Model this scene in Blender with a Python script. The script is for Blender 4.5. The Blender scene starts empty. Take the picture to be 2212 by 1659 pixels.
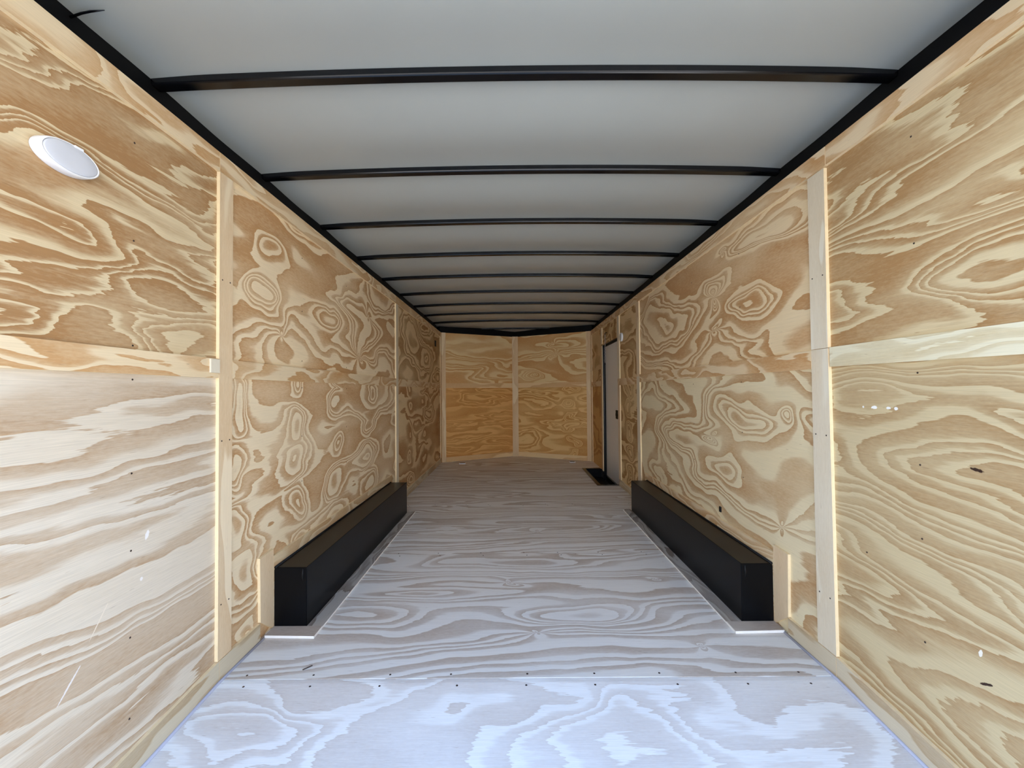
import bpy, bmesh, math, random
from mathutils import Vector, Matrix

S = bpy.context.scene
COL = S.collection
random.seed(7)

# ------------------------------------------------------------------ camera
F_PX, PITCH, YAW, ROLL = 869.0, 0.0190, -0.0038, -0.0089
cam = bpy.data.cameras.new('camera')
cam.sensor_fit = 'HORIZONTAL'
cam.sensor_width = 36.0
cam.lens = 36.0 * F_PX / 2212.0
cam.clip_start = 0.02
cam.clip_end = 500
co = bpy.data.objects.new('camera', cam)
COL.objects.link(co)
S.camera = co
fwd = Vector((math.sin(YAW) * math.cos(PITCH), math.cos(YAW) * math.cos(PITCH), math.sin(PITCH)))
rgt = Vector((math.cos(YAW), -math.sin(YAW), 0))
upv = rgt.cross(fwd)
r2 = rgt * math.cos(ROLL) + upv * math.sin(ROLL)
u2 = upv * math.cos(ROLL) - rgt * math.sin(ROLL)
mw = Matrix((r2, u2, -fwd)).transposed().to_4x4()
mw.translation = Vector((-0.0428, 0.0, 1.1379))
co.matrix_world = mw

# ------------------------------------------------------------------ world, sun, exposure
SKY_STRENGTH = 4.6
SUN_STRENGTH = 42.0
EXPOSURE = -0.04
world = bpy.data.worlds.new('sky')
S.world = world
world.use_nodes = True
wn = world.node_tree.nodes
wl = world.node_tree.links
wn.clear()
w_out = wn.new('ShaderNodeOutputWorld')
w_bg = wn.new('ShaderNodeBackground')
w_tc = wn.new('ShaderNodeTexCoord')
w_sep = wn.new('ShaderNodeSeparateXYZ')
w_rmp = wn.new('ShaderNodeValToRGB')
w_rmp.color_ramp.elements[0].position = 0.0
w_rmp.color_ramp.elements[0].color = (1.02, 1.05, 1.10, 1)
w_rmp.color_ramp.elements[1].position = 0.75
w_rmp.color_ramp.elements[1].color = (0.23, 0.47, 0.95, 1)
wl.new(w_tc.outputs['Generated'], w_sep.inputs[0])
wl.new(w_sep.outputs['Z'], w_rmp.inputs[0])
wl.new(w_rmp.outputs[0], w_bg.inputs['Color'])
w_bg.inputs['Strength'].default_value = SKY_STRENGTH
wl.new(w_bg.outputs[0], w_out.inputs[0])

sun = bpy.data.lights.new('sun', 'SUN')
sun.energy = SUN_STRENGTH
sun.angle = math.radians(0.6)
sun.color = (1.0, 0.95, 0.86)
so = bpy.data.objects.new('sun', sun)
COL.objects.link(so)
so.rotation_euler = Vector((0.35, 0.90, 0.66)).to_track_quat('Z', 'Y').to_euler()   # from the front right: the ground just behind lies in the trailer's shadow

S.view_settings.view_transform = 'Standard'
S.view_settings.look = 'None'
S.view_settings.exposure = EXPOSURE
S.view_settings.gamma = 1.0
S.view_settings.use_curve_mapping = False
S.cycles.max_bounces = 14
S.cycles.diffuse_bounces = 10
S.cycles.glossy_bounces = 6

# ------------------------------------------------------------------ materials
def lin(c):
    return tuple(((v / 255.0) / 12.92 if v / 255.0 <= 0.04045 else ((v / 255.0 + 0.055) / 1.055) ** 2.4) for v in c) + (1.0,)


class NG:
    def __init__(self, name):
        self.m = bpy.data.materials.new(name)
        self.m.use_nodes = True
        self.t = self.m.node_tree
        self.n, self.l = self.t.nodes, self.t.links
        self.b = self.n['Principled BSDF']

    def put(self, sock, v):
        if hasattr(v, 'links'):
            self.l.new(v, sock)
        else:
            sock.default_value = v

    def math(self, op, a, b=None, c=None, clamp=False):
        nd = self.n.new('ShaderNodeMath')
        nd.operation = op
        nd.use_clamp = clamp
        self.put(nd.inputs[0], a)
        if b is not None:
            self.put(nd.inputs[1], b)
        if c is not None:
            self.put(nd.inputs[2], c)
        return nd.outputs[0]

    def comb(self, x, y, z):
        nd = self.n.new('ShaderNodeCombineXYZ')
        for i, v in enumerate((x, y, z)):
            self.put(nd.inputs[i], v)
        return nd.outputs[0]

    def noise(self, vec, scale=1.0, detail=1.0, rough=0.5, dist=0.0):
        nd = self.n.new('ShaderNodeTexNoise')
        self.put(nd.inputs['Vector'], vec)
        nd.inputs['Scale'].default_value = scale
        nd.inputs['Detail'].default_value = detail
        nd.inputs['Roughness'].default_value = rough
        nd.inputs['Distortion'].default_value = dist
        return nd.outputs['Fac']

    def ramp(self, fac, stops):
        nd = self.n.new('ShaderNodeValToRGB')
        self.put(nd.inputs[0], fac)
        e = nd.color_ramp.elements
        while len(e) < len(stops):
            e.new(0.5)
        for el, (p, c) in zip(e, stops):
            el.position = p
            el.color = c if len(c) == 4 else tuple(c) + (1,)
        return nd.outputs[0]

    def mix(self, fac, a, b, mode='MIX'):
        nd = self.n.new('ShaderNodeMix')
        nd.data_type = 'RGBA'
        nd.blend_type = mode
        nd.clamp_result = False
        self.put(nd.inputs[0], fac)
        self.put(nd.inputs[6], a)
        self.put(nd.inputs[7], b)
        return nd.outputs[2]


def ply(name, au, av, seed, light, dark, su=0.55, sv=2.2, amp=1.0, bands=7.0, slope=0.0, jag=0.035,
        fibre=0.10, width=0.5, cover=1.0, feats=(), spots=(), rough=0.62, hue=0.5, warp=0.06, cluster=0.38, uslope=0.0):
    """Rotary-cut pine veneer: contour bands of a smooth height field, with knots and fibres."""
    g = NG(name)
    tc = g.n.new('ShaderNodeTexCoord')
    sp = g.n.new('ShaderNodeSeparateXYZ')
    g.l.new(tc.outputs['Object'], sp.inputs[0])
    ax = {'X': sp.outputs[0], 'Y': sp.outputs[1], 'Z': sp.outputs[2]}
    U, V = ax[au], ax[av]
    sx = seed * 7.31
    # smooth sideways wander
    wob = g.noise(g.comb(g.math('MULTIPLY', U, 1.1), g.math('MULTIPLY', V, 2.3), sx + 3.3), 1.0, 1.0)
    w2 = g.noise(g.comb(g.math('MULTIPLY', U, 4.2), g.math('MULTIPLY', V, 6.5), sx + 17.3), 1.0, 1.5)
    w3 = g.noise(g.comb(g.math('MULTIPLY', U, 2.6), g.math('MULTIPLY', V, 4.5), sx + 27.3), 1.0, 1.0)
    V2 = g.math('ADD', V, g.math('MULTIPLY', g.math('SUBTRACT', wob, 0.5), warp * 4))
    V2 = g.math('ADD', V2, g.math('MULTIPLY', g.math('SUBTRACT', w2, 0.5), warp * 1.6))
    U0 = U
    U = g.math('ADD', U, g.math('MULTIPLY', g.math('SUBTRACT', w3, 0.5), warp * 7))
    V, V0 = V2, V
    h = g.noise(g.comb(g.math('MULTIPLY', U, su), g.math('MULTIPLY', V2, sv), sx), 1.0, 1.6, 0.42, 0.25)
    h = g.math('MULTIPLY', h, amp)
    if uslope:
        h = g.math('ADD', h, g.math('MULTIPLY', U, uslope))
    if slope:
        h = g.math('ADD', h, g.math('MULTIPLY', V2, slope))
    for ft in feats:
        k = ft[0]
        if k == 'g':
            _, u0, v0, ru, rv, a = ft
            du = g.math('DIVIDE', g.math('SUBTRACT', U, u0), ru)
            dv = g.math('DIVIDE', g.math('SUBTRACT', V, v0), rv)
            d2 = g.math('ADD', g.math('MULTIPLY', du, du), g.math('MULTIPLY', dv, dv))
            h = g.math('ADD', h, g.math('MULTIPLY', g.math('EXPONENT', g.math('MULTIPLY', d2, -1.0)), a))
        elif k == 'd':                      # grain lines pinched together at a knot
            _, u0, v0, r, a = ft
            du = g.math('DIVIDE', g.math('SUBTRACT', U, u0), r * 1.5)
            dv = g.math('DIVIDE', g.math('SUBTRACT', V, v0), r)
            d2 = g.math('ADD', g.math('MULTIPLY', du, du), g.math('MULTIPLY', dv, dv))
            h = g.math('ADD', h, g.math('DIVIDE', g.math('MULTIPLY', dv, a), g.math('ADD', d2, 0.05)))
        elif k == 'c':                      # a column of knots, repeating with each turn of the log
            _, u0, ru, per, ph, a = ft
            du = g.math('DIVIDE', g.math('SUBTRACT', U, u0), ru)
            e = g.math('EXPONENT', g.math('MULTIPLY', g.math('MULTIPLY', du, du), -1.0))
            cs = g.math('ABSOLUTE', g.math('COSINE', g.math('MULTIPLY', g.math('SUBTRACT', V2, ph), math.pi / per)))
            h = g.math('ADD', h, g.math('MULTIPLY', g.math('MULTIPLY', e, cs), a))
    V, U = V0, U0
    # feathered edges along the grain
    jg = g.noise(g.comb(g.math('MULTIPLY', U, 6.0), g.math('MULTIPLY', V, 60.0), sx + 9.1), 1.0, 3.0, 0.62)
    h = g.math('ADD', h, g.math('MULTIPLY', g.math('SUBTRACT', jg, 0.5), jag))
    hb = g.math('MULTIPLY', h, bands)
    hb = g.math('ADD', hb, g.math('MULTIPLY', g.math('SINE', g.math('MULTIPLY', hb, 1.7)), cluster))   # rings in tight groups
    s = g.math('FRACT', hb)
    w = width
    p1 = max(0.04, 0.86 - w)
    t = g.ramp(s, [(0.0, (0.0, 0, 0)), (p1, (0.06,) * 3), (p1 + w * 0.28, (0.62,) * 3),
                   (0.88, (0.86,) * 3), (0.955, (1.0,) * 3), (0.985, (0.0, 0, 0))])
    mo = g.noise(g.comb(g.math('MULTIPLY', U, 40.0), g.math('MULTIPLY', V, 150.0), sx + 41.0), 1.0, 3.0, 0.65)
    t = g.math('MULTIPLY', t, g.math('MULTIPLY_ADD', g.math('SUBTRACT', mo, 0.5), 0.9, 1.0))
    # band strength fades in places
    fade = g.noise(g.comb(g.math('MULTIPLY', U, 1.6), g.math('MULTIPLY', V, 4.0), sx + 21.7), 1.0, 1.0)
    fade = g.math('MULTIPLY', g.math('MULTIPLY_ADD', fade, 1.5, 0.15, clamp=True), cover)
    t = g.math('MULTIPLY', t, fade)
    # slow change of hue across the sheet
    hn = g.noise(g.comb(g.math('MULTIPLY', U, 1.3), g.math('MULTIPLY', V, 5.0), sx + 33.0), 1.0, 2.0)
    hn = g.math('MULTIPLY_ADD', hn, 2.4, -0.7, clamp=True)
    L2 = tuple(light[i] * (0.93, 0.88, 0.79)[i] for i in range(3)) + (1,)
    D2 = tuple(dark[i] * (1.02, 0.90, 0.78)[i] for i in range(3)) + (1,)
    lc = g.mix(g.math('MULTIPLY', hn, hue), light, L2)
    dc = g.mix(g.math('MULTIPLY', hn, hue), dark, D2)
    col = g.mix(t, lc, dc)
    # fibres and small dark checks
    fb = g.noise(g.comb(g.math('MULTIPLY', U, 9.0), g.math('MULTIPLY', V, 420.0), sx + 5.0), 1.0, 2.0, 0.6)
    fbm = g.math('MULTIPLY_ADD', g.math('SUBTRACT', fb, 0.5), fibre * 2.4, 1.0)
    col = g.mix(1.0, col, g.comb(fbm, fbm, fbm), 'MULTIPLY')
    ck = g.noise(g.comb(g.math('MULTIPLY', U, 22.0), g.math('MULTIPLY', V, 260.0), sx + 13.0), 1.0, 1.0)
    ck = g.math('MULTIPLY', g.math('SUBTRACT', ck, 0.73), 9.0, clamp=True)
    col = g.mix(g.math('MULTIPLY', ck, 0.5), col, lin((120, 90, 60)))
    for (u0, v0, ru, rv, ang, c) in spots:   # knots, paint dabs and scratches with a shape of their own
        du = g.math('SUBTRACT', U, u0)
        dv = g.math('SUBTRACT', V, v0)
        ca, sa = math.cos(ang), math.sin(ang)
        p = g.math('DIVIDE', g.math('ADD', g.math('MULTIPLY', du, ca), g.math('MULTIPLY', dv, sa)), ru)
        q = g.math('DIVIDE', g.math('SUBTRACT', g.math('MULTIPLY', dv, ca), g.math('MULTIPLY', du, sa)), rv)
        d2 = g.math('ADD', g.math('MULTIPLY', p, p), g.math('MULTIPLY', q, q))
        d2 = g.math('ADD', d2, g.math('MULTIPLY', g.math('SUBTRACT', g.noise(g.comb(U, V, 0.0), 120.0, 1.0), 0.5), 1.6))
        mk = g.math('MULTIPLY', g.math('SUBTRACT', 1.0, d2), 3.0, clamp=True)
        col = g.mix(mk, col, lin(c))
    g.l.new(col, g.b.inputs['Base Color'])
    g.b.inputs['Roughness'].default_value = rough
    g.b.inputs['Specular IOR Level'].default_value = 0.25
    bp = g.n.new('ShaderNodeBump')
    bp.inputs['Strength'].default_value = 0.10
    bp.inputs['Distance'].default_value = 0.002
    g.l.new(fb, bp.inputs['Height'])
    g.l.new(bp.outputs[0], g.b.inputs['Normal'])
    return g.m


def plain(name, c, rough=0.5, metal=0.0, spec=0.5, grain=0.05, scale=30.0, bump=0.0):
    g = NG(name)
    tc = g.n.new('ShaderNodeTexCoord')
    nz = g.noise(tc.outputs['Object'], scale, 3.0, 0.55)
    k = g.math('MULTIPLY_ADD', g.math('SUBTRACT', nz, 0.5), grain * 2, 1.0)
    g.l.new(g.mix(1.0, c, g.comb(k, k, k), 'MULTIPLY'), g.b.inputs['Base Color'])
    g.b.inputs['Roughness'].default_value = rough
    g.b.inputs['Metallic'].default_value = metal
    g.b.inputs['Specular IOR Level'].default_value = spec
    if bump:
        bp = g.n.new('ShaderNodeBump')
        bp.inputs['Strength'].default_value = bump
        bp.inputs['Distance'].default_value = 0.003
        g.l.new(nz, bp.inputs['Height'])
        g.l.new(bp.outputs[0], g.b.inputs['Normal'])
    return g.m


M = {}
M['edge'] = plain('cut_ply_edge', lin((236, 214, 172)), 0.7, spec=0.2, grain=0.10, scale=60)
M['black'] = plain('black_paint', lin((10, 10, 12)), 0.26, spec=0.4, grain=0.10, scale=14)
M['black_bow'] = plain('black_gloss_paint', lin((9, 9, 12)), 0.2, spec=0.4, grain=0.08, scale=14)
M['black_rail'] = plain('black_rail_paint', lin((6, 6, 8)), 0.5, spec=0.2, grain=0.10, scale=14)
M['black_box'] = plain('black_satin_steel', lin((7, 8, 11)), 0.28, spec=0.16, grain=0.12, scale=9, bump=0.03)
M['seal'] = plain('black_sealant', lin((10, 10, 11)), 0.6, spec=0.3)
M['roof'] = plain('white_roof_liner', lin((168, 171, 165)), 0.36, spec=0.45, grain=0.03, scale=5, bump=0.02)
M['door'] = plain('pale_grey_door_skin', lin((226, 226, 224)), 0.35, spec=0.5, grain=0.02, scale=4)
M['white'] = plain('white_plastic', lin((240, 240, 240)), 0.3, spec=0.5, grain=0.01)
M['lens'] = plain('frosted_lens', lin((205, 206, 210)), 0.25, spec=0.5, grain=0.02, scale=50)
M['steel'] = plain('zinc_steel', lin((120, 118, 116)), 0.4, metal=0.8, grain=0.1)
M['screw'] = plain('dark_screw_steel', lin((70, 58, 52)), 0.45, metal=0.6, grain=0.2)
M['chain'] = plain('plated_chain', lin((190, 186, 190)), 0.35, metal=0.7, grain=0.1)
M['caulk'] = plain('clear_caulk', lin((186, 188, 204)), 0.25, spec=0.6, grain=0.05)
M['edge_overlit'] = plain('overlit_cut_edge', lin((242, 238, 230)), 0.7, spec=0.2, grain=0.06, scale=60)  # floor strip edges: overexposed daylight painted in as a whiter colour
M['framing'] = plain('wall_framing', lin((60, 58, 56)), 0.6)
M['ground'] = plain('pale_gravel', lin((186, 182, 176)), 0.9, spec=0.2, grain=0.25, scale=3)

CREAM, TAN = lin((228, 202, 158)), lin((190, 142, 88))

# ------------------------------------------------------------------ mesh helpers
def link(name, verts, faces, mats, parent=None, fmat=None, smooth=False):
    me = bpy.data.meshes.new(name)
    me.from_pydata([tuple(v) for v in verts], [], faces)
    for m in (mats if isinstance(mats, (list, tuple)) else [mats]):
        me.materials.append(m)
    if fmat:
        for i, k in enumerate(fmat):
            me.polygons[i].material_index = k
    if smooth:
        for p in me.polygons:
            p.use_smooth = True
    me.update()
    o = bpy.data.objects.new(name, me)
    COL.objects.link(o)
    if parent:
        o.parent = parent
    return o


def prism_data(poly, axis, a, b):
    """poly: 2D outline, extruded along axis from a to b."""
    n = len(poly)

    def P(p, t):
        return {'X': (t, p[0], p[1]), 'Y': (p[0], t, p[1]), 'Z': (p[0], p[1], t)}[axis]
    v = [P(p, a) for p in poly] + [P(p, b) for p in poly]
    f = [list(range(n))[::-1], [n + i for i in range(n)]]
    f += [[i, (i + 1) % n, n + (i + 1) % n, n + i] for i in range(n)]
    return v, f


def fix_normals(o):
    bm = bmesh.new()
    bm.from_mesh(o.data)
    bmesh.ops.recalc_face_normals(bm, faces=bm.faces)
    bm.to_mesh(o.data)
    bm.free()


def bevel(o, w, seg=1):
    bm = bmesh.new()
    bm.from_mesh(o.data)
    bmesh.ops.recalc_face_normals(bm, faces=bm.faces)
    bmesh.ops.bevel(bm, geom=bm.edges[:], offset=w, segments=seg, affect='EDGES', profile=0.5, clamp_overlap=True)
    bm.to_mesh(o.data)
    bm.free()


def prism(name, poly, axis, a, b, mats, parent=None, bev=0.0, fmat=None, seg=1):
    v, f = prism_data(poly, axis, a, b)
    o = link(name, v, f, mats, parent, fmat)
    fix_normals(o)
    if bev:
        bevel(o, bev, seg)
    return o


def box(name, x0, x1, y0, y1, z0, z1, mats, parent=None, bev=0.0, fmat=None, seg=1):
    return prism(name, [(x0, y0), (x1, y0), (x1, y1), (x0, y1)], 'Z', z0, z1, mats, parent, bev, fmat, seg)


def joined(name, parts, mats, parent=None):
    V, Fc = [], []
    for v, f in parts:
        k = len(V)
        V += list(v)
        Fc += [[i + k for i in q] for q in f]
    o = link(name, V, Fc, mats, parent)
    fix_normals(o)
    return o


def tube_data(pts, r, n=8):
    pts = [Vector(p) for p in pts]
    v, f = [], []
    for i, p in enumerate(pts):
        d = (pts[min(i + 1, len(pts) - 1)] - pts[max(i - 1, 0)]).normalized()
        a = d.cross(Vector((0, 0, 1)) if abs(d.z) < 0.9 else Vector((1, 0, 0))).normalized()
        b = d.cross(a)
        rr = r[i] if isinstance(r, (list, tuple)) else r
        for k in range(n):
            t = 2 * math.pi * k / n
            v.append(p + (a * math.cos(t) + b * math.sin(t)) * rr)
    for i in range(len(pts) - 1):
        for k in range(n):
            f.append([i * n + k, i * n + (k + 1) % n, (i + 1) * n + (k + 1) % n, (i + 1) * n + k])
    f.append(list(range(n))[::-1])
    f.append([(len(pts) - 1) * n + k for k in range(n)])
    return v, f


def lathe_data(prof, n=40):
    """prof: (radius, height) pairs, revolved about local +Z; closed at both ends if radius is 0."""
    v, f, rings = [], [], []
    for r, z in prof:
        if r < 1e-6:
            rings.append([len(v)])
            v.append((0, 0, z))
        else:
            rings.append(list(range(len(v), len(v) + n)))
            v += [(r * math.cos(2 * math.pi * k / n), r * math.sin(2 * math.pi * k / n), z) for k in range(n)]
    for a, b in zip(rings, rings[1:]):
        for k in range(n):
            if len(a) == 1 and len(b) == 1:
                continue
            if len(a) == 1:
                f.append([a[0], b[k], b[(k + 1) % n]])
            elif len(b) == 1:
                f.append([a[k], a[(k + 1) % n], b[0]])
            else:
                f.append([a[k], a[(k + 1) % n], b[(k + 1) % n], b[k]])
    return v, f


def struct(o):
    o['kind'] = 'structure'
    return o


def tag(o, label, cat, group=None):
    o['label'] = label
    o['category'] = cat
    if group:
        o['group'] = group
    return o


def empty(name, loc=(0, 0, 0)):
    o = bpy.data.objects.new(name, None)
    o.location = loc
    o.empty_display_size = 0.05
    COL.objects.link(o)
    return o

# ------------------------------------------------------------------ dimensions (metres)
XW = 1.229            # face of the wall plywood
TP = 0.012            # plywood thickness
TS = 0.013            # strip thickness
Y0 = 0.38             # rear opening
YS = 6.53             # side walls meet the nose
YA, XA = 7.16, -0.012 # apex of the nose
ZT = 2.112            # top of the plywood
YB = 1.60             # beaver tail begins
TAIL = 0.085          # its slope


def zfloor(y):
    return 0.0 if y >= YB else -TAIL * (YB - y)


# ------------------------------------------------------------------ ground outside
struct(link('ground', [(-40, -60, -0.62), (40, -60, -0.62), (40, 60, -0.62), (-40, 60, -0.62)], [[0, 1, 2, 3]], M['ground']))

# ------------------------------------------------------------------ floor
WELL = (0.962, 1.245, 4.862, 5.925)      # step well cut in the floor beside the door
fl_v = []
fl_v.append(prism_data([(-1.33, YB), (1.33, YB), (1.33, WELL[2] - 0.01), (-1.33, WELL[2] - 0.01)], 'Z', -0.07, -0.020))
fl_v.append(prism_data([(-1.33, WELL[2] - 0.01), (WELL[0] - 0.01, WELL[2] - 0.01), (WELL[0] - 0.01, WELL[3] + 0.01), (-1.33, WELL[3] + 0.01)], 'Z', -0.07, -0.020))
fl_v.append(prism_data([(-1.33, WELL[3] + 0.01), (1.33, WELL[3] + 0.01), (1.33, YS), (XA, YA + 0.08), (-1.33, YS)], 'Z', -0.07, -0.020))
fl_v.append(prism_data([(Y0, zfloor(Y0) - 0.07), (YB, -0.07), (YB, -0.022), (Y0, zfloor(Y0) - 0.022)], 'X', -1.33, 1.33))
floor = struct(joined('floor', fl_v, M['framing']))

FL_L, FL_D = lin((234, 234, 232)), lin((192, 182, 172))
floor_seams = [1.622, 2.842, 4.061, 5.281, 6.500]
fl_feat = [
    dict(su=0.45, sv=2.1, bands=12, feats=[('d', 0.02, 1.93, 0.035, 0.10), ('g', 0.35, 2.05, 0.35, 0.09, 0.35), ('d', 0.75, 1.80, 0.03, 0.08),
         ('g', -0.6, 2.3, 0.5, 0.06, 0.3), ('d', -0.05, 2.42, 0.035, 0.1), ('d', 0.8, 2.45, 0.03, -0.08)]),
    dict(su=0.4, sv=3.4, bands=15, feats=[('d', 0.1, 3.3, 0.04, 0.08)]), dict(su=0.35, sv=3.6, bands=15), dict(su=0.35, sv=3.4, bands=14), dict(su=0.35, sv=3.4, bands=12)]
for i, y0 in enumerate(floor_seams):
    y1 = floor_seams[i + 1] if i + 1 < len(floor_seams) else None
    mt = ply('floor_pine_%s' % 'abcde'[i], 'X', 'Y', 40 + i * 3.7, FL_L, FL_D, slope=0.9, width=0.45, jag=0.022, fibre=0.12, warp=0.035,
             cover=1.15, rough=0.5, hue=0.35, **fl_feat[i])
    g2 = 0.0012
    if y1 is None:
        poly = [(-XW - 0.01, y0 + g2), (XW + 0.01, y0 + g2), (XW + 0.01, YS), (XA, YA), (-XW - 0.01, YS)]
    elif i == 2:
        poly = [(-XW - 0.01, y0 + g2), (XW + 0.01, y0 + g2), (XW + 0.01, WELL[2]), (WELL[0], WELL[2]), (WELL[0], y1 - g2), (-XW - 0.01, y1 - g2)]
    elif i == 3:
        poly = [(-XW - 0.01, y0 + g2), (WELL[0], y0 + g2), (WELL[0], WELL[3]), (XW + 0.01, WELL[3]), (XW + 0.01, y1 - g2), (-XW - 0.01, y1 - g2)]
    else:
        poly = [(-XW - 0.01, y0 + g2), (XW + 0.01, y0 + g2), (XW + 0.01, y1 - g2), (-XW - 0.01, y1 - g2)]
    prism('plywood_sheet', poly, 'Z', -0.019, 0.0, [mt], floor)
mt = ply('floor_pine_tail', 'X', 'Y', 61.0, lin((242, 245, 247)), lin((202, 194, 188)), su=1.2, sv=1.5, bands=8.0, slope=0.25, width=0.6,
         jag=0.085, fibre=0.14, cover=0.75, rough=0.5, hue=0.3,
         warp=0.09, feats=[('g', -0.95, 1.36, 0.30, 0.12, 0.25), ('g', -0.2, 1.46, 0.25, 0.14, -0.2), ('g', 0.45, 1.30, 0.5, 0.10, 0.14)])
prism('plywood_sheet', [(Y0, zfloor(Y0) - 0.022), (YB, -0.022), (1.6205, -0.022), (1.6205, -0.0015), (YB, -0.0015), (Y0, zfloor(Y0) - 0.0015)],
      'X', -XW - 0.01, XW + 0.01, [mt], floor)

# ------------------------------------------------------------------ walls: framing
wall_left = struct(box('wall_left', -1.34, -XW - TP, Y0, YS, -0.16, 2.085, M['framing']))
DY0, DY1, DZ = 4.868, 5.705, 1.776
wall_right = struct(prism('wall_right', [(Y0, -0.16), (DY0 - 0.012, -0.16), (DY0 - 0.012, DZ + 0.012), (DY1 + 0.012, DZ + 0.012), (DY1 + 0.012, -0.16), (YS, -0.16), (YS, 2.085), (Y0, 2.085)],
                          'X', XW + TP, 1.34, M['framing']))
nL = [(-XW, YS), (XA, YA)]
nR = [(XA, YA), (XW, YS)]
wall_front = struct(joined('wall_front', [
    prism_data([(-XW - TP - 0.1, YS + 0.0), (-XW - TP, YS + TP), (XA, YA + 0.015), (XW + TP, YS + TP), (XW + TP + 0.1, YS), (XW + 0.11, YS + 0.08), (XA, YA + 0.11), (-XW - 0.11, YS + 0.08)], 'Z', -0.07, 2.085)],
    M['framing']))

# ------------------------------------------------------------------ walls: plywood sheets
def sheet(side, y0, y1, z0, z1, mat, zb0=None):
    """a sheet on a side wall; zb0 = lower edge at y0 when it slopes with the tail"""
    g2 = 0.001
    poly = [(y0 + g2, (z0 if zb0 is None else zb0) + g2), (y1 - g2, z0 + g2), (y1 - g2, z1 - g2), (y0 + g2, z1 - g2)]
    if zb0 is not None:
        poly = [(y0 + g2, zb0), (YB, z0), (y1 - g2, z0), (y1 - g2, z1 - g2), (y0 + g2, z1 - g2)]
    a, b = (-XW - TP, -XW) if side < 0 else (XW, XW + TP)
    n = len(poly)
    return prism('plywood_panel', poly, 'X', a, b, [mat, M['edge']], wall_left if side < 0 else wall_right,
                 fmat=[0, 0] + [1] * n)


YL1, YL2 = 1.635, 4.055      # sheet joints behind the vertical strips, left
YR1, YR2 = 1.665, 4.07       # right
ZJ = 1.245
# --- left wall
m_l1u = ply('pine_left_rear_upper', 'Y', 'Z', 1.4, lin((214, 196, 160)), lin((162, 126, 85)), su=1.3, sv=4.6, bands=14.0, width=0.70, jag=0.06, cover=1.3, fibre=0.12, warp=0.05,
            feats=[('g', 1.30, 1.62, 0.42, 0.07, 0.16)])
m_l1l = ply('pine_left_rear_lower', 'Y', 'Z', 2.9, lin((216, 205, 186)), lin((168, 138, 102)), su=0.5, sv=4.2, bands=11.0, slope=0.3, width=0.58, jag=0.04, cover=0.85, fibre=0.17, warp=0.045,
            spots=[(1.302, 0.687, 0.007, 0.016, -0.3, (236, 232, 226)), (1.284, 0.555, 0.005, 0.007, 0.0, (232, 226, 220)),
                   (1.155, 0.497, 0.05, 0.002, 1.0, (226, 212, 190)), (1.078, 0.369, 0.05, 0.003, 0.9, (226, 218, 208))])
m_l2u = ply('pine_left_middle_upper', 'Y', 'Z', 3.1, lin((238, 218, 182)), lin((188, 148, 102)), su=0.8, sv=2.4, bands=15.0, slope=0.35, width=0.5, jag=0.014, cover=1.25,
            feats=[('g', 1.96, 1.88, 0.14, 0.08, 0.20), ('g', 1.93, 1.60, 0.13, 0.11, 0.28), ('g', 1.97, 1.47, 0.08, 0.06, 0.13), ('d', 2.05, 1.40, 0.03, 0.06),
                   ('d', 3.15, 1.42, 0.10, 0.13), ('d', 3.3, 1.75, 0.06, -0.08), ('g', 2.6, 1.60, 0.24, 0.10, -0.18)])
m_l2l = ply('pine_left_middle_lower', 'Y', 'Z', 4.4, lin((236, 219, 186)), lin((188, 150, 106)), su=1.0, sv=2.8, bands=13.0, width=0.55, jag=0.025, cover=1.15, warp=0.05,
            feats=[('c', 1.76, 0.05, 0.27, 1.10, 0.20), ('c', 2.18, 0.09, 0.24, 0.98, 0.22), ('c', 2.68, 0.11, 0.25, 1.05, 0.22), ('c', 3.3, 0.16, 0.24, 0.9, 0.20)])
m_l3u = ply('pine_left_front_upper', 'Y', 'Z', 5.5, lin((228, 204, 162)), lin((166, 128, 82)), su=0.9, sv=2.2, bands=12.0, width=0.5, jag=0.02, cover=1.2,
            feats=[('g', 4.75, 1.75, 0.35, 0.14, 0.3), ('g', 5.5, 1.6, 0.3, 0.16, 0.4)])
m_l3l = ply('pine_left_front_lower', 'Y', 'Z', 6.6, lin((228, 204, 162)), lin((166, 122, 76)), su=0.8, sv=2.2, bands=10.0, width=0.5, jag=0.03, cover=1.2,
            feats=[('c', 4.6, 0.14, 0.25, 0.2, 0.2), ('c', 5.3, 0.2, 0.25, 0.3, 0.2)])
sheet(-1, Y0, YL1, 0.0, ZJ, m_l1l, zb0=zfloor(Y0))
sheet(-1, Y0, YL1, ZJ, ZT, m_l1u)
sheet(-1, YL1, YL2, 0.0, ZJ, m_l2l)
sheet(-1, YL1, YL2, ZJ, ZT, m_l2u)
sheet(-1, YL2, YS, 0.0, ZJ, m_l3l)
sheet(-1, YL2, YS, ZJ, ZT, m_l3u)
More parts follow.
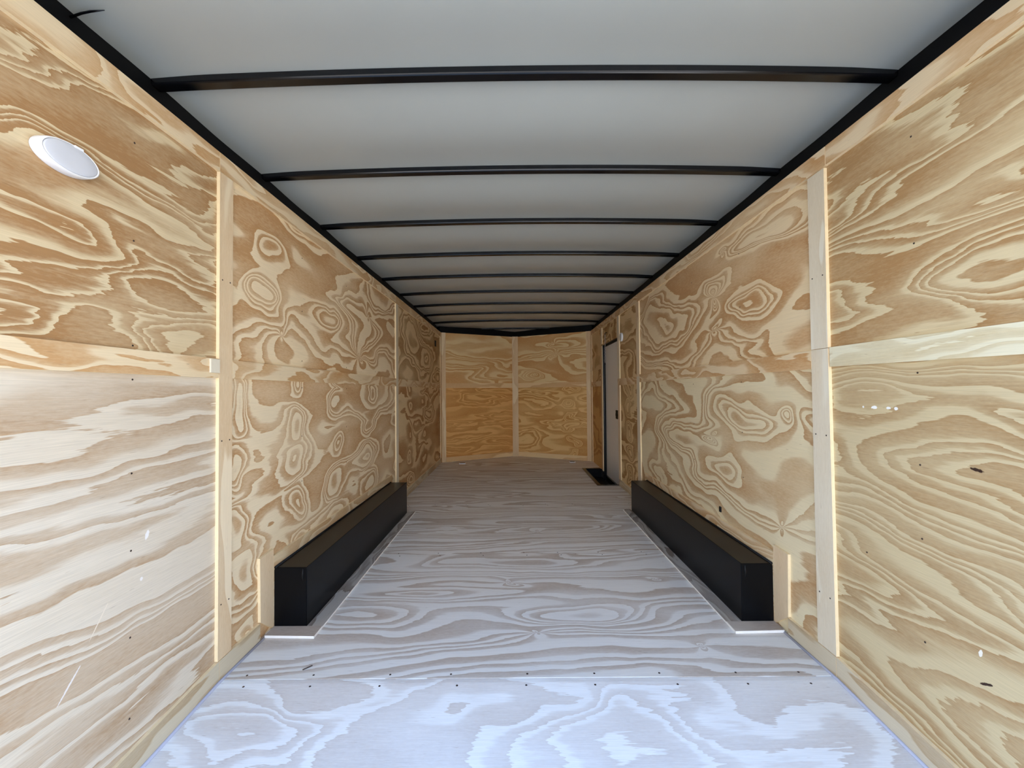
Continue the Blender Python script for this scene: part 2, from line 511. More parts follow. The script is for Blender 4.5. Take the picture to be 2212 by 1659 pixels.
# --- right wall
ZK = 1.262
m_r1u = ply('pine_right_rear_upper', 'Y', 'Z', 11.0, lin((214, 198, 160)), lin((168, 134, 91)), su=0.6, sv=3.6, bands=14.0, slope=0.5, width=0.66, jag=0.045, cover=1.25, fibre=0.13, warp=0.05,
            feats=[('g', 1.12, 1.46, 0.42, 0.06, -0.26), ('g', 1.1, 1.62, 0.3, 0.05, 0.14)])
m_r1l = ply('pine_right_rear_lower', 'Y', 'Z', 12.3, lin((206, 190, 152)), lin((166, 136, 95)), su=0.8, sv=3.0, bands=20.0, slope=-0.6, uslope=0.16, width=0.6, jag=0.028, cover=1.0, fibre=0.17, warp=0.045,
            spots=[(1.115, 0.911, 0.017, 0.005, 0.15, (58, 40, 30)), (1.108, 0.335, 0.018, 0.004, -0.5, (62, 44, 34)),
                   (1.425, 1.071, 0.013, 0.006, 0.0, (246, 246, 240)), (1.372, 1.071, 0.009, 0.005, 0.0, (242, 242, 236)), (1.345, 1.070, 0.007, 0.006, 0.0, (242, 242, 236)), (1.47, 1.071, 0.004, 0.004, 0.0, (236, 236, 230)),
                   (1.12, 0.41, 0.005, 0.011, 0.3, (236, 230, 214))])
m_r2u = ply('pine_right_middle_upper', 'Y', 'Z', 13.1, lin((234, 214, 176)), lin((188, 148, 102)), su=0.7, sv=2.4, bands=16.0, slope=0.3, width=0.48, jag=0.016, cover=1.25,
            feats=[('d', 2.55, 1.70, 0.08, 0.14), ('d', 2.5, 1.48, 0.06, 0.08), ('g', 2.1, 1.55, 0.26, 0.10, 0.2), ('d', 2.45, 1.95, 0.05, -0.07), ('g', 3.2, 1.66, 0.38, 0.13, 0.26), ('g', 1.95, 1.92, 0.28, 0.06, -0.14)])
m_r2l = ply('pine_right_middle_lower', 'Y', 'Z', 14.6, lin((228, 215, 180)), lin((184, 150, 108)), su=0.7, sv=1.7, bands=20.0, slope=0.2, width=0.40, jag=0.012, cover=1.25,
            feats=[('g', 2.35, 0.98, 0.36, 0.15, 0.26), ('g', 2.55, 0.66, 0.34, 0.17, 0.32), ('g', 1.88, 1.04, 0.09, 0.07, 0.16), ('d', 2.6, 0.84, 0.06, 0.07), ('d', 1.95, 0.50, 0.05, 0.06), ('g', 3.2, 0.8, 0.42, 0.15, 0.3)])
m_r3u = ply('pine_right_front_upper', 'Y', 'Z', 15.2, lin((224, 198, 152)), lin((164, 124, 76)), su=0.9, sv=2.2, cover=1.2, bands=8.4, width=0.5, jag=0.03)
m_r3l = ply('pine_right_front_lower', 'Y', 'Z', 16.9, lin((222, 196, 148)), lin((162, 122, 74)), su=0.9, sv=2.4, cover=1.2, bands=9.8, width=0.5, jag=0.04,
            feats=[('c', 4.45, 0.10, 0.25, 0.2, 0.35)])
m_r4 = ply('pine_over_door', 'Y', 'Z', 17.7, lin((222, 196, 148)), lin((160, 120, 72)), su=0.9, sv=2.4, cover=1.2, bands=8.4, width=0.5, jag=0.04)
m_r5l = ply('pine_right_nose_lower', 'Y', 'Z', 18.8, lin((210, 170, 110)), lin((170, 118, 62)), su=0.9, sv=2.4, bands=6.0, width=0.5, jag=0.05)
sheet(1, Y0, YR1, 0.0, ZK, m_r1l, zb0=zfloor(Y0))
sheet(1, Y0, YR1, ZK, ZT, m_r1u)
sheet(1, YR1, YR2, 0.0, ZK, m_r2l)
sheet(1, YR1, YR2, ZK, ZT, m_r2u)
sheet(1, YR2, 4.845, 0.0, ZK, m_r3l)
sheet(1, YR2, 4.845, ZK, ZT, m_r3u)
sheet(1, 4.845, DY1 + 0.035, DZ + 0.012, ZT, m_r4)
sheet(1, DY1 + 0.035, YS, 0.0, ZK, m_r5l)
sheet(1, DY1 + 0.035, YS, ZK, ZT, m_r3u)
for y0, y1 in ((4.845, DY0 - 0.012), (DY1 + 0.012, DY1 + 0.035)):   # narrow rips beside the door
    sheet(1, y0, y1, 0.0, DZ + 0.012, m_r3l)

# --- nose
def nose_piece(name, half, s0, s1, z0, z1, out, th, mats, fmat=None):
    """a slab along the nose wall: s 0..1 from the corner to the apex, standing 'out' in front of the face"""
    a, b = (Vector((-XW, YS)), Vector((XA, YA))) if half < 0 else (Vector((XW, YS)), Vector((XA, YA)))
    d = (b - a).normalized()
    nrm = Vector((d.y, -d.x)) if half < 0 else Vector((-d.y, d.x))
    p0, p1 = a.lerp(b, s0), a.lerp(b, s1)
    poly = [p0 + nrm * out, p1 + nrm * out, p1 + nrm * (out - th), p0 + nrm * (out - th)]
    return prism(name, [tuple(p) for p in poly], 'Z', z0, z1, mats, wall_front, fmat=fmat)


ZN = 1.25
m_n = [ply('pine_nose_upper_left', 'X', 'Z', 21.0, lin((240, 216, 164)), lin((212, 162, 102)), su=0.9, sv=3.2, bands=9.0, width=0.6, jag=0.03, cover=1.2),
       ply('pine_nose_lower_left', 'X', 'Z', 22.4, lin((234, 186, 118)), lin((206, 150, 82)), su=0.9, sv=6.0, bands=9.0, width=0.6, jag=0.04, cover=1.2),
       ply('pine_nose_upper_right', 'X', 'Z', 23.1, lin((240, 218, 166)), lin((210, 162, 104)), su=0.6, sv=2.8, bands=11.0, slope=0.5, width=0.5, jag=0.02, cover=1.2,
           feats=[('d', 0.68, 1.72, 0.06, 0.25), ('g', 0.3, 1.40, 0.2, 0.06, 0.5), ('d', 0.6, 1.95, 0.04, -0.15)]),
       ply('pine_nose_lower_right', 'X', 'Z', 24.8, lin((240, 206, 142)), lin((204, 152, 86)), su=0.9, sv=4.5, bands=11.0, width=0.5, jag=0.035, cover=1.2,
           feats=[('c', 0.9, 0.08, 0.22, 0.3, 0.3)])]
nose_piece('plywood_panel', -1, 0.0, 1.0, ZN, ZT, 0.0, TP, [m_n[0]])
nose_piece('plywood_panel', -1, 0.0, 1.0, 0.0, ZN, 0.0, TP, [m_n[1]])
nose_piece('plywood_panel', 1, 0.0, 1.0, ZN, ZT, 0.0, TP, [m_n[2]])
nose_piece('plywood_panel', 1, 0.0, 1.0, 0.0, ZN, 0.0, TP, [m_n[3]])

# ------------------------------------------------------------------ strips of plywood over the joints
SL, SD = lin((236, 218, 186)), lin((206, 176, 136))
SP, SE = lin((232, 226, 208)), lin((210, 196, 168))
m_sv = [ply('strip_pine_upright_%s' % 'abc'[i], 'Z', 'Y', 30 + i * 1.9, (SL, SP, SP)[i], (SD, SE, SE)[i], su=1.2, sv=9.0, bands=3.5, width=0.5, jag=0.03, cover=0.75, fibre=0.08, warp=0.03) for i in range(3)]
m_sh = [ply('strip_pine_level_%s' % 'abcd'[i], 'Y', 'Z', 50 + i * 2.3, lin((228, 208, 172)), lin((194, 154, 106)), su=1.3, sv=6.0, bands=7.0, width=0.6, jag=0.04, cover=1.1) for i in range(4)]
m_pale = ply('strip_pine_pale', 'Y', 'Z', 57.7, lin((228, 222, 194)), lin((206, 192, 154)), su=0.9, sv=7.0, bands=6.0, width=0.5, jag=0.05, cover=0.9, fibre=0.14)
m_kick = ply('strip_pine_kick', 'Y', 'Z', 59.1, lin((206, 194, 168)), lin((176, 152, 116)), su=1.0, sv=7.0, bands=6.0, width=0.55, jag=0.04, cover=1.0)
m_sn = ply('strip_pine_nose', 'Z', 'X', 39.0, lin((242, 222, 186)), lin((216, 184, 138)), su=1.2, sv=9.0, bands=3.5, width=0.5, cover=0.7)
m_snh = ply('strip_pine_nose_level', 'X', 'Z', 38.0, lin((242, 216, 168)), lin((210, 168, 114)), su=1.0, sv=8.0, bands=4.0, width=0.5, cover=0.8)


def strip(name, side, poly, mat, th=TS, parent=None):
    a, b = (-XW, -XW + th) if side < 0 else (XW - th, XW)
    return prism(name, poly, 'X', a, b, [mat, M['edge']], parent or (wall_left if side < 0 else wall_right), fmat=[0, 0] + [1] * len(poly))


def rect(y0, y1, z0, z1):
    return [(y0, z0), (y1, z0), (y1, z1), (y0, z1)]


KH = 0.082      # height of the kick strip
ZL = 2.036      # lower edge of the top strip
# left
strip('upright_strip', -1, rect(1.598, 1.674, KH + 0.003, ZL - 0.002), m_sv[0])
strip('upright_strip', -1, rect(4.020, 4.098, KH + 0.003, ZL - 0.002), m_sv[1])
strip('level_batten', -1, rect(Y0, 1.596, 1.203, 1.279), m_sh[0])
strip('level_batten', -1, rect(1.676, 4.018, 1.203, 1.279), m_sh[1])
strip('level_batten', -1, rect(4.100, YS - 0.055, 1.203, 1.279), m_sh[2], th=0.008)
strip('top_strip', -1, rect(Y0, 1.596, ZL, ZT), m_sh[2])
strip('top_strip', -1, rect(1.598, 4.02, ZL, ZT), m_sh[3])
strip('top_strip', -1, rect(4.022, YS - 0.055, ZL, ZT), m_sh[1])
# right
strip('upright_strip', 1, rect(1.612, 1.702, 1.303, ZL - 0.006), m_sv[2])
strip('upright_strip', 1, [(1.606, KH + 0.003), (1.702, KH + 0.003), (1.702, 1.301), (1.612, 1.301)], m_sv[1])
strip('upright_strip', 1, rect(4.020, 4.116, 1.283, ZL - 0.002), m_sv[0])
strip('upright_strip', 1, rect(4.024, 4.116, KH + 0.003, 1.281), m_sv[2])
strip('upright_strip', 1, rect(4.780, DY0 - 0.002, 1.283, ZL - 0.002), m_sv[1])
strip('upright_strip', 1, rect(4.780, DY0 - 0.002, KH, 1.203), m_sv[0])
strip('upright_strip', 1, rect(DY1 + 0.002, 5.79, DZ + 0.03, ZL - 0.002), m_sv[2])
strip('upright_strip', 1, rect(DY1 + 0.002, 5.79, 0.004, DZ), m_sv[0])
strip('level_batten', 1, [(Y0, 1.213), (1.604, 1.226), (1.604, 1.303), (Y0, 1.297)], m_pale)
strip('level_batten', 1, rect(1.704, 4.018, 1.222, 1.300), m_sh[2])
strip('level_batten', 1, rect(4.118, DY0 - 0.002, 1.205, 1.281), m_sh[1])
strip('level_batten', 1, rect(5.792, YS - 0.06, 1.205, 1.281), m_sh[3])
strip('top_strip', 1, rect(Y0, 1.600, ZL, ZT), m_sh[3])
strip('top_strip', 1, rect(1.604, 4.07, ZL, ZT), m_sh[1])
strip('top_strip', 1, rect(4.073, YS - 0.06, ZL, ZT), m_sh[2])
# nose
for half in (-1, 1):
    nose_piece('corner_strip', half, 0.012, 0.062, 0.0, ZT, TS, TS, [m_sn])
    nose_piece('level_batten', half, 0.064, 0.955, 1.206, 1.288, TS, TS, [m_snh])
prism('centre_strip', [(XA - 0.052, YA - 0.062), (XA, YA - 0.055), (XA + 0.052, YA - 0.062), (XA + 0.052, YA - 0.028), (XA, YA - 0.002), (XA - 0.052, YA - 0.028)], 'Z', 0.0, ZT, [m_sn], wall_front)


def corner_post(side):
    x = XW * side
    prism('corner_strip', [(x, YS - 0.054), (x - side * TS, YS - 0.054), (x - side * TS, YS - 0.002), (x, YS - 0.001)], 'Z', 0.002, ZT, [m_sn], wall_left if side < 0 else wall_right)


corner_post(-1)
corner_post(1)

# kick strips
def base(name, parts, mat):
    o = None
    for i, (side, poly) in enumerate(parts):
        a, b = (-XW, -XW + TS) if side < 0 else (XW - TS, XW)
        if o is None:
            o = struct(prism(name, poly, 'X', a, b, [mat, M['edge']], None, fmat=[0, 0] + [1] * len(poly)))
        else:
            prism('kick_strip', poly, 'X', a, b, [mat, M['edge']], o, fmat=[0, 0] + [1] * len(poly))
    return o


def tail_poly(y1):
    return [(Y0, zfloor(Y0) + 0.001), (YB, 0.001), (y1, 0.001), (y1, KH), (YB, KH), (Y0, zfloor(Y0) + KH)]


base_left = base('baseboard_left', [(-1, tail_poly(1.606)), (-1, rect(1.608, 1.864, 0.001, KH)), (-1, rect(3.88, YS - 0.055, 0.001, KH))], m_kick)
base_right = base('baseboard_right', [(1, tail_poly(1.606)), (1, rect(1.608, 1.884, 0.001, KH)), (1, rect(3.90, 4.855, 0.001, KH))], m_kick)
base_front = struct(empty('baseboard_front', (0, YS, 0)))
for half in (-1, 1):
    o = nose_piece('kick_strip', half, 0.064, 0.955, 0.001, 0.078, TS, TS, [m_snh])
    o.parent = base_front
    o.matrix_parent_inverse = Matrix.Translation((0, -YS, 0))
# caulk bead along the floor edges
for side, y1, par in ((-1, 1.885, base_left), (1, 1.905, base_right)):
    x = side * (XW - TS - 0.003)
    v, f = tube_data([(x, Y0, zfloor(Y0) + 0.002), (x, YB, 0.002), (x, y1, 0.002)], 0.006, 6)
    o = link('caulk_bead', v, f, M['caulk'], par, smooth=True)

# ------------------------------------------------------------------ black top rails
def rail(name, side):
    s = side
    o = joined(name, [prism_data([(s * 1.288, Y0), (s * 1.345, Y0), (s * 1.345, YS + 0.05), (s * 1.288, YS + 0.03)], 'Z', 2.086, 2.236),
                      prism_data([(s * (XW + TP), Y0), (s * 1.288, Y0), (s * 1.288, YS + 0.03), (s * (XW + TP), YS)], 'Z', 2.086, 2.100)],
               M['black_rail'])
    return struct(o)


rail('trim_1', -1)
rail('trim_2', 1)
struct(joined('trim_3', [prism_data([(-1.345, YS + 0.05), (-1.241, YS + 0.012), (XA, YA + 0.016), (XA, YA + 0.08)], 'Z', 2.086, 2.285),
                         prism_data([(1.345, YS + 0.05), (1.241, YS + 0.012), (XA, YA + 0.016), (XA, YA + 0.08)], 'Z', 2.086, 2.285)], M['black_rail']))
# rear header and posts of the opening (behind the camera's view)
struct(joined('trim_4', [prism_data([(-1.345, Y0 - 0.06), (1.345, Y0 - 0.06), (1.345, Y0 - 0.001), (-1.345, Y0 - 0.001)], 'Z', 2.06, 2.29),
                         prism_data([(-1.345, Y0 - 0.06), (-1.235, Y0 - 0.06), (-1.235, Y0 - 0.001), (-1.345, Y0 - 0.001)], 'Z', -0.2, 2.06),
                         prism_data([(1.345, Y0 - 0.06), (1.235, Y0 - 0.06), (1.235, Y0 - 0.001), (1.345, Y0 - 0.001)], 'Z', -0.2, 2.06)], M['black_rail']))

# ------------------------------------------------------------------ ceiling: white liner billowing between the bows
BOW0, BOWD = 1.385, 0.6096      # centre of the first bow in view, spacing
CROWN = 0.022
BZ, BH, BW = 2.235, 0.026, 0.040


def zbow(x):
    return BZ - CROWN * (x / 1.2) ** 2


def droop(y):
    t = min(1.0, max(0.0, (y - 6.25) / 0.85))
    return 0.034 * t * t * (3 - 2 * t)


def roof_grid():
    nx, ny = 28, 132
    y_lo, y_hi = Y0, 7.24
    v, f = [], []
    for j in range(ny + 1):
        y = y_lo + (y_hi - y_lo) * j / ny
        t = ((y - BOW0) / BOWD) % 1.0
        for i in range(nx + 1):
            x = -1.34 + 2.68 * i / nx
            sag = 0.022 * math.sin(math.pi * t) ** 2 * (1 - (x / 1.4) ** 4)
            v.append((x, y, zbow(x) + BH + 0.001 - sag - 0.006 * max(0, abs(x) - 1.1) / 0.2 - droop(y)))
    for j in range(ny):
        for i in range(nx):
            a = j * (nx + 1) + i
            f.append([a, a + nx + 1, a + nx + 2, a + 1])
    n = len(v)
    # outer skin above, so that the roof has a thickness
    v += [(x, y, 2.30) for x, y in ((-1.345, y_lo), (1.345, y_lo), (1.345, y_hi), (-1.345, y_hi))]
    f.append([n, n + 1, n + 2, n + 3])
    v += [(x, y, 2.20) for x, y in ((-1.345, y_lo), (1.345, y_lo), (1.345, y_hi), (-1.345, y_hi))]
    for i in range(4):
        f.append([n + i, n + (i + 1) % 4, n + 4 + (i + 1) % 4, n + 4 + i])
    return v, f


ceiling = struct(link('ceiling', *roof_grid(), M['roof'], smooth=True))


def roof_bow(k):
    y = BOW0 + BOWD * k
    hw = 1.287
    if y > YS + 0.02:
        hw = min(hw, 1.27 * (YA - y) / (YA - YS))
    n = 28
    c = 0.005
    prof = [(-BW / 2, 0.0065), (-BW / 2 + 0.0017, 0.0028), (-BW / 2 + 0.0045, 0), (BW / 2 - c, 0), (BW / 2 - c * 0.3, c * 0.3), (BW / 2, c), (BW / 2, BH), (-BW / 2, BH)]
    v, f = [], []
    m = len(prof)
    for i in range(n + 1):
        x = -hw + 2 * hw * i / n
        for (dy, dz) in prof:
            v.append((x, dy, zbow(x) - BZ + dz))
    for i in range(n):
        for j in range(m):
            a, b = i * m + j, i * m + (j + 1) % m
            f.append([a, b, b + m, a + m])
    f.append([j for j in range(m)][::-1])
    f.append([n * m + j for j in range(m)])
    o = link('roof_bow', v, f, M['black_bow'])
    fix_normals(o)
    o.location = (0, y, BZ - droop(y))
    return o


ORD = ['first', 'second', 'third', 'fourth', 'fifth', 'sixth', 'seventh', 'eighth', 'ninth', 'tenth']
for k in range(10):
    o = roof_bow(k)
    if k == 0:
        lb = 'black steel roof bow across the white ceiling, the nearest and widest in view'
    elif k == 9:
        lb = 'short black steel roof bow inside the nose, the farthest and smallest of all'
    elif k == 8:
        lb = 'black steel roof bow just before the nose, last full-width one'
    else:
        lb = 'black steel roof bow across the ceiling, %s from the rear opening' % ORD[k]
    tag(o, lb, 'roof beam', 'black roof bows under the white ceiling')

# ------------------------------------------------------------------ wheel boxes
def wheel_box(side, y0, y1, depth, h, label):
    s = side
    r = empty('wheel_box', (s * XW, (y0 + y1) / 2, 0))
    inv = Matrix.Translation((-s * XW, -(y0 + y1) / 2, 0))
    xo, xi = s * (XW - TS - 0.0015), s * (XW - depth)

    def part(o):
        o.parent = r
        o.matrix_parent_inverse = inv
        return o
    # folded skin: top and inner side in one sheet
    t = 0.004
    part(prism('side_and_top_skin', [(xo, h - t), (xi + s * t, h - t), (xi + s * t, 0.001), (xi, 0.001), (xi, h), (xo, h)], 'Y', y0 + 0.003, y1 - 0.003, M['black_box'], bev=0.0016))
    for ya, yb in ((y0, y0 + 0.005), (y1 - 0.005, y1)):
        c = 0.012
        part(prism('end_plate', [(xo, c), (xo - s * c, 0.001), (xi + s * 0.002, 0.001), (xi + s * 0.002, h - 0.002), (xo - s * 0.004, h - 0.002), (xo, h - 0.012)], 'Y', ya, yb, M['black_box'], bev=0.0012))
    # black rod added to draw the edge shading along the fold; sealant bead
    v, f = tube_data([(xi + s * 0.001, y0 + 0.01, h + 0.0005), (xi + s * 0.001, y1 - 0.01, h + 0.0005)], 0.0022, 6)
    part(link('fold_shade_line', v, f, M['seal']))
    v, f = tube_data([(s * (XW - TS - 0.007), y0, h + 0.001), (s * (XW - TS - 0.007), y1, h + 0.001)], 0.006, 6)
    part(link('sealant_bead', v, f, M['seal'], smooth=True))
    # weld seam on the near end plate
    v, f = tube_data([(xi + s * 0.018, y0 - 0.0005, h - 0.008), (xi + s * 0.020, y0 - 0.0005, h - 0.035), (xi + s * 0.018, y0 - 0.0005, h - 0.062)], [0.004, 0.005, 0.002], 6)
    part(link('weld_mark', v, f, M['seal'], smooth=True))
    return tag(r, label, 'wheel box', 'black wheel boxes along the walls')


wheel_box(-1, 1.969, 3.81, 0.172, 0.292, 'long black steel wheel box on the floor against the left wall')
wheel_box(1, 1.985, 3.825, 0.169, 0.288, 'long black steel wheel box on the floor against the right wall')

# plywood trim round the wheel boxes
m_fl = ply('floor_trim_pine', 'Y', 'X', 71.0, lin((186, 180, 172)), lin((128, 116, 106)), su=1.2, sv=8.0, bands=7.0, width=0.6, jag=0.06, cover=1.1)
m_flx = ply('floor_trim_pine_cross', 'X', 'Y', 72.0, lin((206, 200, 192)), lin((160, 144, 130)), su=1.6, sv=6.0, bands=4.0, width=0.5, cover=0.9)


def box_trim(n, side, y0, y1, depth, h):
    s = side
    xw, xi = s * XW, s * (XW - depth)
    # strip on the floor along the box is the trim itself; its other pieces are its children
    root = struct(prism('trim_%d' % n, [(xi - s * 0.001, y0 - 0.001), (xi - s * 0.078, y0 - 0.001), (xi - s * 0.070, y1 + 0.03), (xi - s * 0.001, y1 + 0.03)], 'Z', 0.0005, 0.0095, [m_fl, M['edge_overlit']], fmat=[0, 0, 1, 1, 1, 1]))
    prism('floor_strip', [(s * (XW - 0.016), y0 - 0.078), (xi - s * 0.078, y0 - 0.085), (xi - s * 0.078, y0 - 0.003), (s * (XW - 0.016), y0 - 0.003)], 'Z', 0.0005, 0.0125, [m_flx, M['edge_overlit']], root, fmat=[0, 0, 1, 1, 1, 1])
    a, b = (-XW, -XW + TS) if s < 0 else (XW - TS, XW)
    ze = h + 0.057
    prism('upright_piece', [(y0 - 0.102, 0.085), (y0 - 0.003, 0.003), (y0 - 0.003, ze + 0.035), (y0 - 0.108, ze + 0.030)], 'X', a, b, [m_sv[0], M['edge']], root, fmat=[0, 0, 1, 1, 1, 1])
    prism('level_piece', rect(y0 - 0.001, y1 + 0.07, 0.002, ze), 'X', a, b, [m_sh[1 if s < 0 else 2], M['edge']], root, fmat=[0, 0, 1, 1, 1, 1])


box_trim(5, -1, 1.969, 3.81, 0.172, 0.292)
box_trim(6, 1, 1.985, 3.825, 0.169, 0.288)

# ------------------------------------------------------------------ side door
XD = 1.262
door = struct(box('door_1', XD, XD + 0.025, DY0 + 0.003, DY1 - 0.003, -0.050, DZ - 0.004, M['door'], bev=0.002))
jamb = joined('door_jamb', [
    prism_data(rect(DY0 - 0.012, DY0, -0.15, DZ + 0.012), 'X', XW - 0.004, 1.33),
    prism_data(rect(DY1, DY1 + 0.012, -0.15, DZ + 0.012), 'X', XW - 0.004, 1.33),
    prism_data(rect(DY0, DY1, DZ, DZ + 0.012), 'X', XW - 0.004, 1.33),
    prism_data(rect(DY0, DY1, -0.15, -0.052), 'X', 1.2435, 1.33)], M['black'], door)
# weather seal just inside the frame
joined('door_seal', [
    prism_data(rect(DY1 - 0.012, DY1, -0.05, DZ), 'X', XD - 0.012, XD - 0.001),
    prism_data(rect(DY0, DY1, DZ - 0.018, DZ), 'X', XD - 0.012, XD - 0.001)], M['seal'], door)
latch = box('door_latch', XD - 0.010, XD - 0.001, 4.978, 5.130, 0.782, 0.892, M['seal'], door, bev=0.003)
latch['label'] = 'small black latch plate'
box('latch_lever', XD - 0.020, XD - 0.010, 5.00, 5.10, 0.82, 0.855, M['seal'], latch, bev=0.003)

# step well in the floor beside the door
w = WELL
well = tag(empty('step_well', ((w[0] + w[1]) / 2, (w[2] + w[3]) / 2, -0.12)), 'black metal step well sunk in the floor in front of the side door', 'step well')
winv = Matrix.Translation((-(w[0] + w[1]) / 2, -(w[2] + w[3]) / 2, 0.12))


def wpart(o):
    o.parent = well
    o.matrix_parent_inverse = winv
    return o


wpart(joined('well_liner', [
    prism_data([(w[0] + 0.002, w[2] + 0.002), (w[1] - 0.002, w[2] + 0.002), (w[1] - 0.002, w[3] - 0.002), (w[0] + 0.002, w[3] - 0.002)], 'Z', -0.125, -0.12),
    prism_data([(w[0] + 0.001, w[2] + 0.001), (w[0] + 0.005, w[2] + 0.001), (w[0] + 0.005, w[3] - 0.001), (w[0] + 0.001, w[3] - 0.001)], 'Z', -0.12, 0.003),
    prism_data([(w[0] + 0.005, w[2] + 0.001), (XW - 0.006, w[2] + 0.001), (XW - 0.006, w[2] + 0.005), (w[0] + 0.005, w[2] + 0.005)], 'Z', -0.12, 0.003),
    prism_data([(w[0] + 0.005, w[3] - 0.005), (XW - 0.006, w[3] - 0.005), (XW - 0.006, w[3] - 0.001), (w[0] + 0.005, w[3] - 0.001)], 'Z', -0.12, 0.003),
    prism_data([(XW - 0.006, w[3] - 0.005), (XW + 0.0115, w[3] - 0.005), (XW + 0.0115, w[3] - 0.001), (XW - 0.006, w[3] - 0.001)], 'Z', -0.12, -0.003),
    prism_data([(XW - 0.006, w[2] + 0.001), (XW + 0.0115, w[2] + 0.001), (XW + 0.0115, w[2] + 0.005), (XW - 0.006, w[2] + 0.005)], 'Z', -0.12, -0.003)], M['black_rail']))
fw = 0.035
rim = wpart(joined('well_rim', [
    prism_data([(w[0] - 0.012, w[2] - 0.012), (w[0] + fw, w[2] - 0.012), (w[0] + fw, w[3] + 0.012), (w[0] - 0.012, w[3] + 0.012)], 'Z', 0.0035, 0.0065),
    prism_data([(w[0] + fw, w[2] - 0.012), (XW - 0.016, w[2] - 0.012), (XW - 0.016, w[2] + 0.020), (w[0] + fw, w[2] + 0.020)], 'Z', 0.0035, 0.0065),
    prism_data([(w[0] + fw, w[3] - 0.030), (XW - 0.016, w[3] - 0.030), (XW - 0.016, w[3] + 0.012), (w[0] + fw, w[3] + 0.012)], 'Z', 0.0035, 0.0065)], M['black']))

# hold-back chain above the door
def chain():
    r = tag(empty('door_chain', (XW - 0.014, 5.45, 1.92)), 'thin chain hanging from a hook above the side door', 'chain')
    inv = Matrix.Translation((-(XW - 0.014), -5.45, -1.92))

    def part(o):
        o.parent = r
        o.matrix_parent_inverse = inv
    v, f = tube_data([(XW, 5.45, 1.925), (XW - 0.02, 5.45, 1.923), (XW - 0.028, 5.45, 1.912), (XW - 0.024, 5.45, 1.902)], 0.007, 8)
    part(link('hook', v, f, M['screw'], smooth=True))
    links = []
    n = 18
    for i in range(n):
        z = 1.898 - i * (0.375 / n)
        y = 5.45 + 0.03 * i / n
        a = (i % 2) * math.pi / 2
        ring = []
        for k in range(9):
            t = 2 * math.pi * k / 8
            ring.append((XW - 0.024 + 0.006 * math.cos(t) * math.cos(a), y + 0.006 * math.cos(t) * math.sin(a), z - 0.011 + 0.013 * math.sin(t)))
        links.append(tube_data(ring, 0.0022, 5))
    part(joined('chain_links', links, M['chain']))
    v, f = tube_data([(XW - 0.024, 5.482, 1.520), (XW - 0.024, 5.484, 1.500), (XW - 0.024, 5.485, 1.478)], [0.006, 0.012, 0.005], 8)
    part(link('end_toggle', v, f, M['seal'], smooth=True))


chain()

# ------------------------------------------------------------------ dome lights
def dome(side, y, z, ry, rz, p, label):
    """oval or round puck light: sloping white rim, flat frosted lens"""
    r = empty('dome_light', (side * XW, y, z))
    sg = -side

    def put(name, prof, mat, n=56):
        v, f = lathe_data(prof, n)
        o = link(name, [(sg * q[2], q[0] * ry, q[1] * rz) for q in v], f, mat, r, smooth=True)
        fix_normals(o)
        return o
    put('base_ring', [(0.0, 0.0005), (1.05, 0.0005), (1.06, 0.003), (1.05, p * 0.7), (1.02, p * 0.94), (0.98, p), (0.955, p * 0.98), (0.94, p * 0.85), (0.0, p * 0.8)], M['white'])
    put('lens', [(0.0, p * 0.81), (0.935, p * 0.86), (0.93, p * 0.99), (0.88, p * 1.03), (0.5, p * 1.06), (0.0, p * 1.07)], M['lens'])
    o = box('switch_tab', p * 0.95 * sg, (p + 0.003) * sg, 0.004, 0.026, rz * 0.86, rz * 1.02, M['white'], r, bev=0.001)
    return tag(r, label, 'light', 'white wall lights')


dome(-1, 1.045, 1.763, 0.070, 0.038, 0.028, 'oval white light with frosted lens high on the left plywood wall')
dome(1, 4.690, 1.763, 0.046, 0.048, 0.020, 'small round white light on the right wall just before the door')

# ------------------------------------------------------------------ small things
o = box('vent_slot', -XW + 0.0005, -XW + 0.010, 6.06, 6.14, 1.835, 1.925, M['seal'], bev=0.003)
tag(o, 'small black rectangular plate high on the left wall near the nose', 'wall plate')
o = box('bracket', XW - 0.008, XW - 0.0005, 2.49, 2.51, 0.385, 0.418, M['seal'], bev=0.002)
tag(o, 'tiny black upright clip on the right wall above the wheel box', 'clip')
o = box('wood_offcut', -XW + TS + 0.0005, -XW + TS + 0.007, 1.545, 1.594, 1.222, 1.276, [m_sv[2], M['edge']], bev=0.001)
tag(o, 'small square wood offcut on the end of the left batten, beside the upright strip', 'wood block')
for x0, x1, y0, lb in ((-0.916, -0.812, 6.375, 'small pale plate on the floor in the left corner of the nose'),
                       (0.837, 0.933, 6.42, 'small pale plate on the floor in the right corner of the nose')):
    r = tag(empty('floor_plate', ((x0 + x1) / 2, y0 + 0.03, 0)), lb, 'floor plate', 'pale plates on the floor by the nose')
    p = box('plate', -(x1 - x0) / 2, (x1 - x0) / 2, -0.03, 0.03, 0.0006, 0.013, M['white'], r, bev=0.003)
    box('slot', -(x1 - x0) / 2 + 0.012, (x1 - x0) / 2 - 0.012, -0.02, 0.024, 0.0132, 0.0145, M['seal'], r)
v, f = tube_data([(-1.284, 1.110, 2.205), (-1.25, 1.108, 2.214), (-1.22, 1.104, 2.215), (-1.175, 1.098, 2.212)], [0.0032, 0.0032, 0.0030, 0.0012], 8)
tag(link('loose_wire', v, f, M['black'], smooth=True), 'short dark wire end poking out from the left roof rail over the ceiling', 'wire')
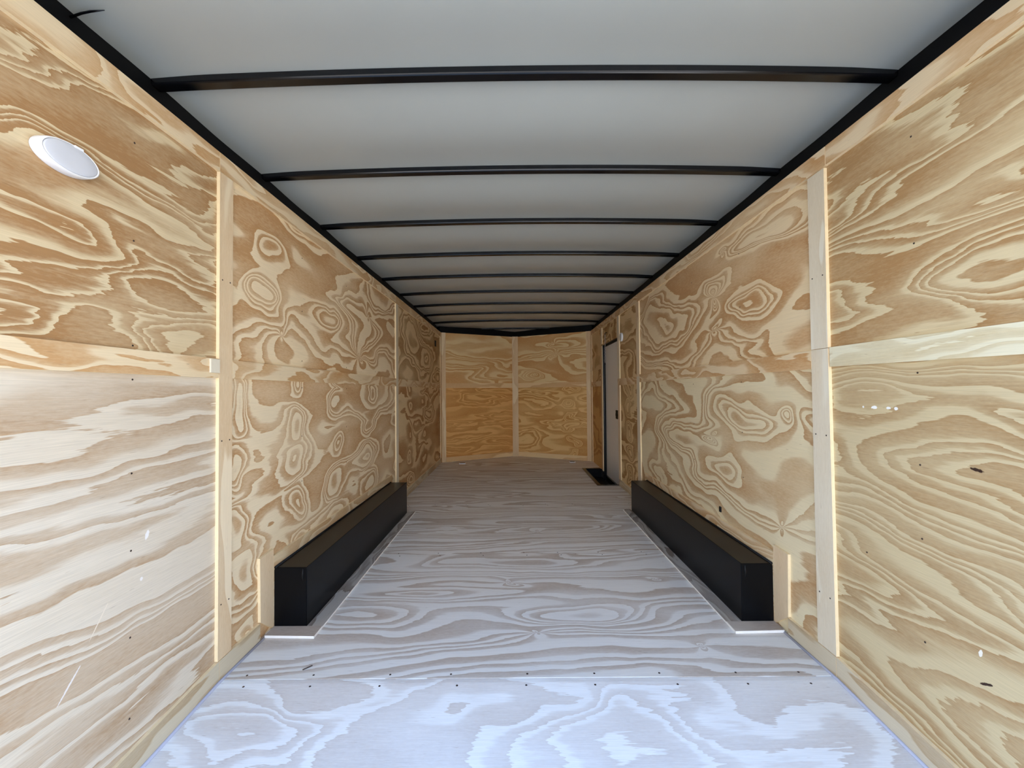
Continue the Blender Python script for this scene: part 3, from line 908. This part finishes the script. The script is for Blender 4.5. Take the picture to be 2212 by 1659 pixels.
v, f = tube_data([(-0.92, 1.672, 0.0026), (-0.893, 1.698, 0.0026)], 0.0022, 6)
tag(link('loose_nail', v, f, M['screw']), 'tiny dark nail lying on the floor near the left wall', 'nail')

# screw heads: a few pixels each, joined per surface
def screws(parent, items, r=0.0042):
    parts = []
    for axis, p in items:
        v, f = lathe_data([(0.0, 0.0), (r, 0.0002), (r * 0.8, 0.0012), (0.0, 0.0016)], 8)
        Rm = {'+X': Matrix.Rotation(math.radians(90), 4, 'Y'), '-X': Matrix.Rotation(math.radians(-90), 4, 'Y'), '+Z': Matrix.Identity(4)}[axis]
        parts.append(([Rm @ Vector(q) + Vector(p) for q in v], f))
    o = joined('screw_heads', parts, M['screw'], parent)
    o['kind'] = 'stuff'


LZ = [1.931, 1.621, 1.292, 1.186, 0.895, 0.657, 0.392, 0.146]
it = [('+X', (-XW + (TS if abs(z - 1.24) < 0 else 0), 1.247, z)) for z in LZ]
it += [('+X', (-XW, y, z)) for y in (2.25, 2.85, 3.45) for z in (1.9, 1.6, 1.32, 1.17, 0.9, 0.65)]
it += [('+X', (-XW + TS, y, z)) for z in (0.3, 0.95, 1.6) for y in (1.614, 1.658)]
screws(wall_left, it, 0.0032)
RZ = [1.938, 1.596, 1.186, 0.897, 0.667, 0.348]
it = [('-X', (XW, 1.270, z)) for z in RZ] + [('-X', (XW, 1.47, 0.546))]
it += [('-X', (XW, y, z)) for y in (2.25, 2.85, 3.45) for z in (1.9, 1.6, 1.33, 1.18, 0.9, 0.65)]
it += [('-X', (XW - TS, y, z)) for z in (0.3, 0.95, 1.6) for y in (1.630, 1.686)]
screws(wall_right, it, 0.0032)
it = []
for y in floor_seams[:4]:
    for i in range(9):
        x = -1.12 + i * 0.28 + random.uniform(-0.03, 0.03)
        it.append(('+Z', (x, y + 0.022, 0.0)))
        if y > 2:
            it.append(('+Z', (x + 0.02, y - 0.022, 0.0)))
for i in range(9):
    x = -1.12 + i * 0.28 + random.uniform(-0.04, 0.04)
    it.append(('+Z', (x, 1.585, -0.0027)))
screws(floor, it, 0.0045)
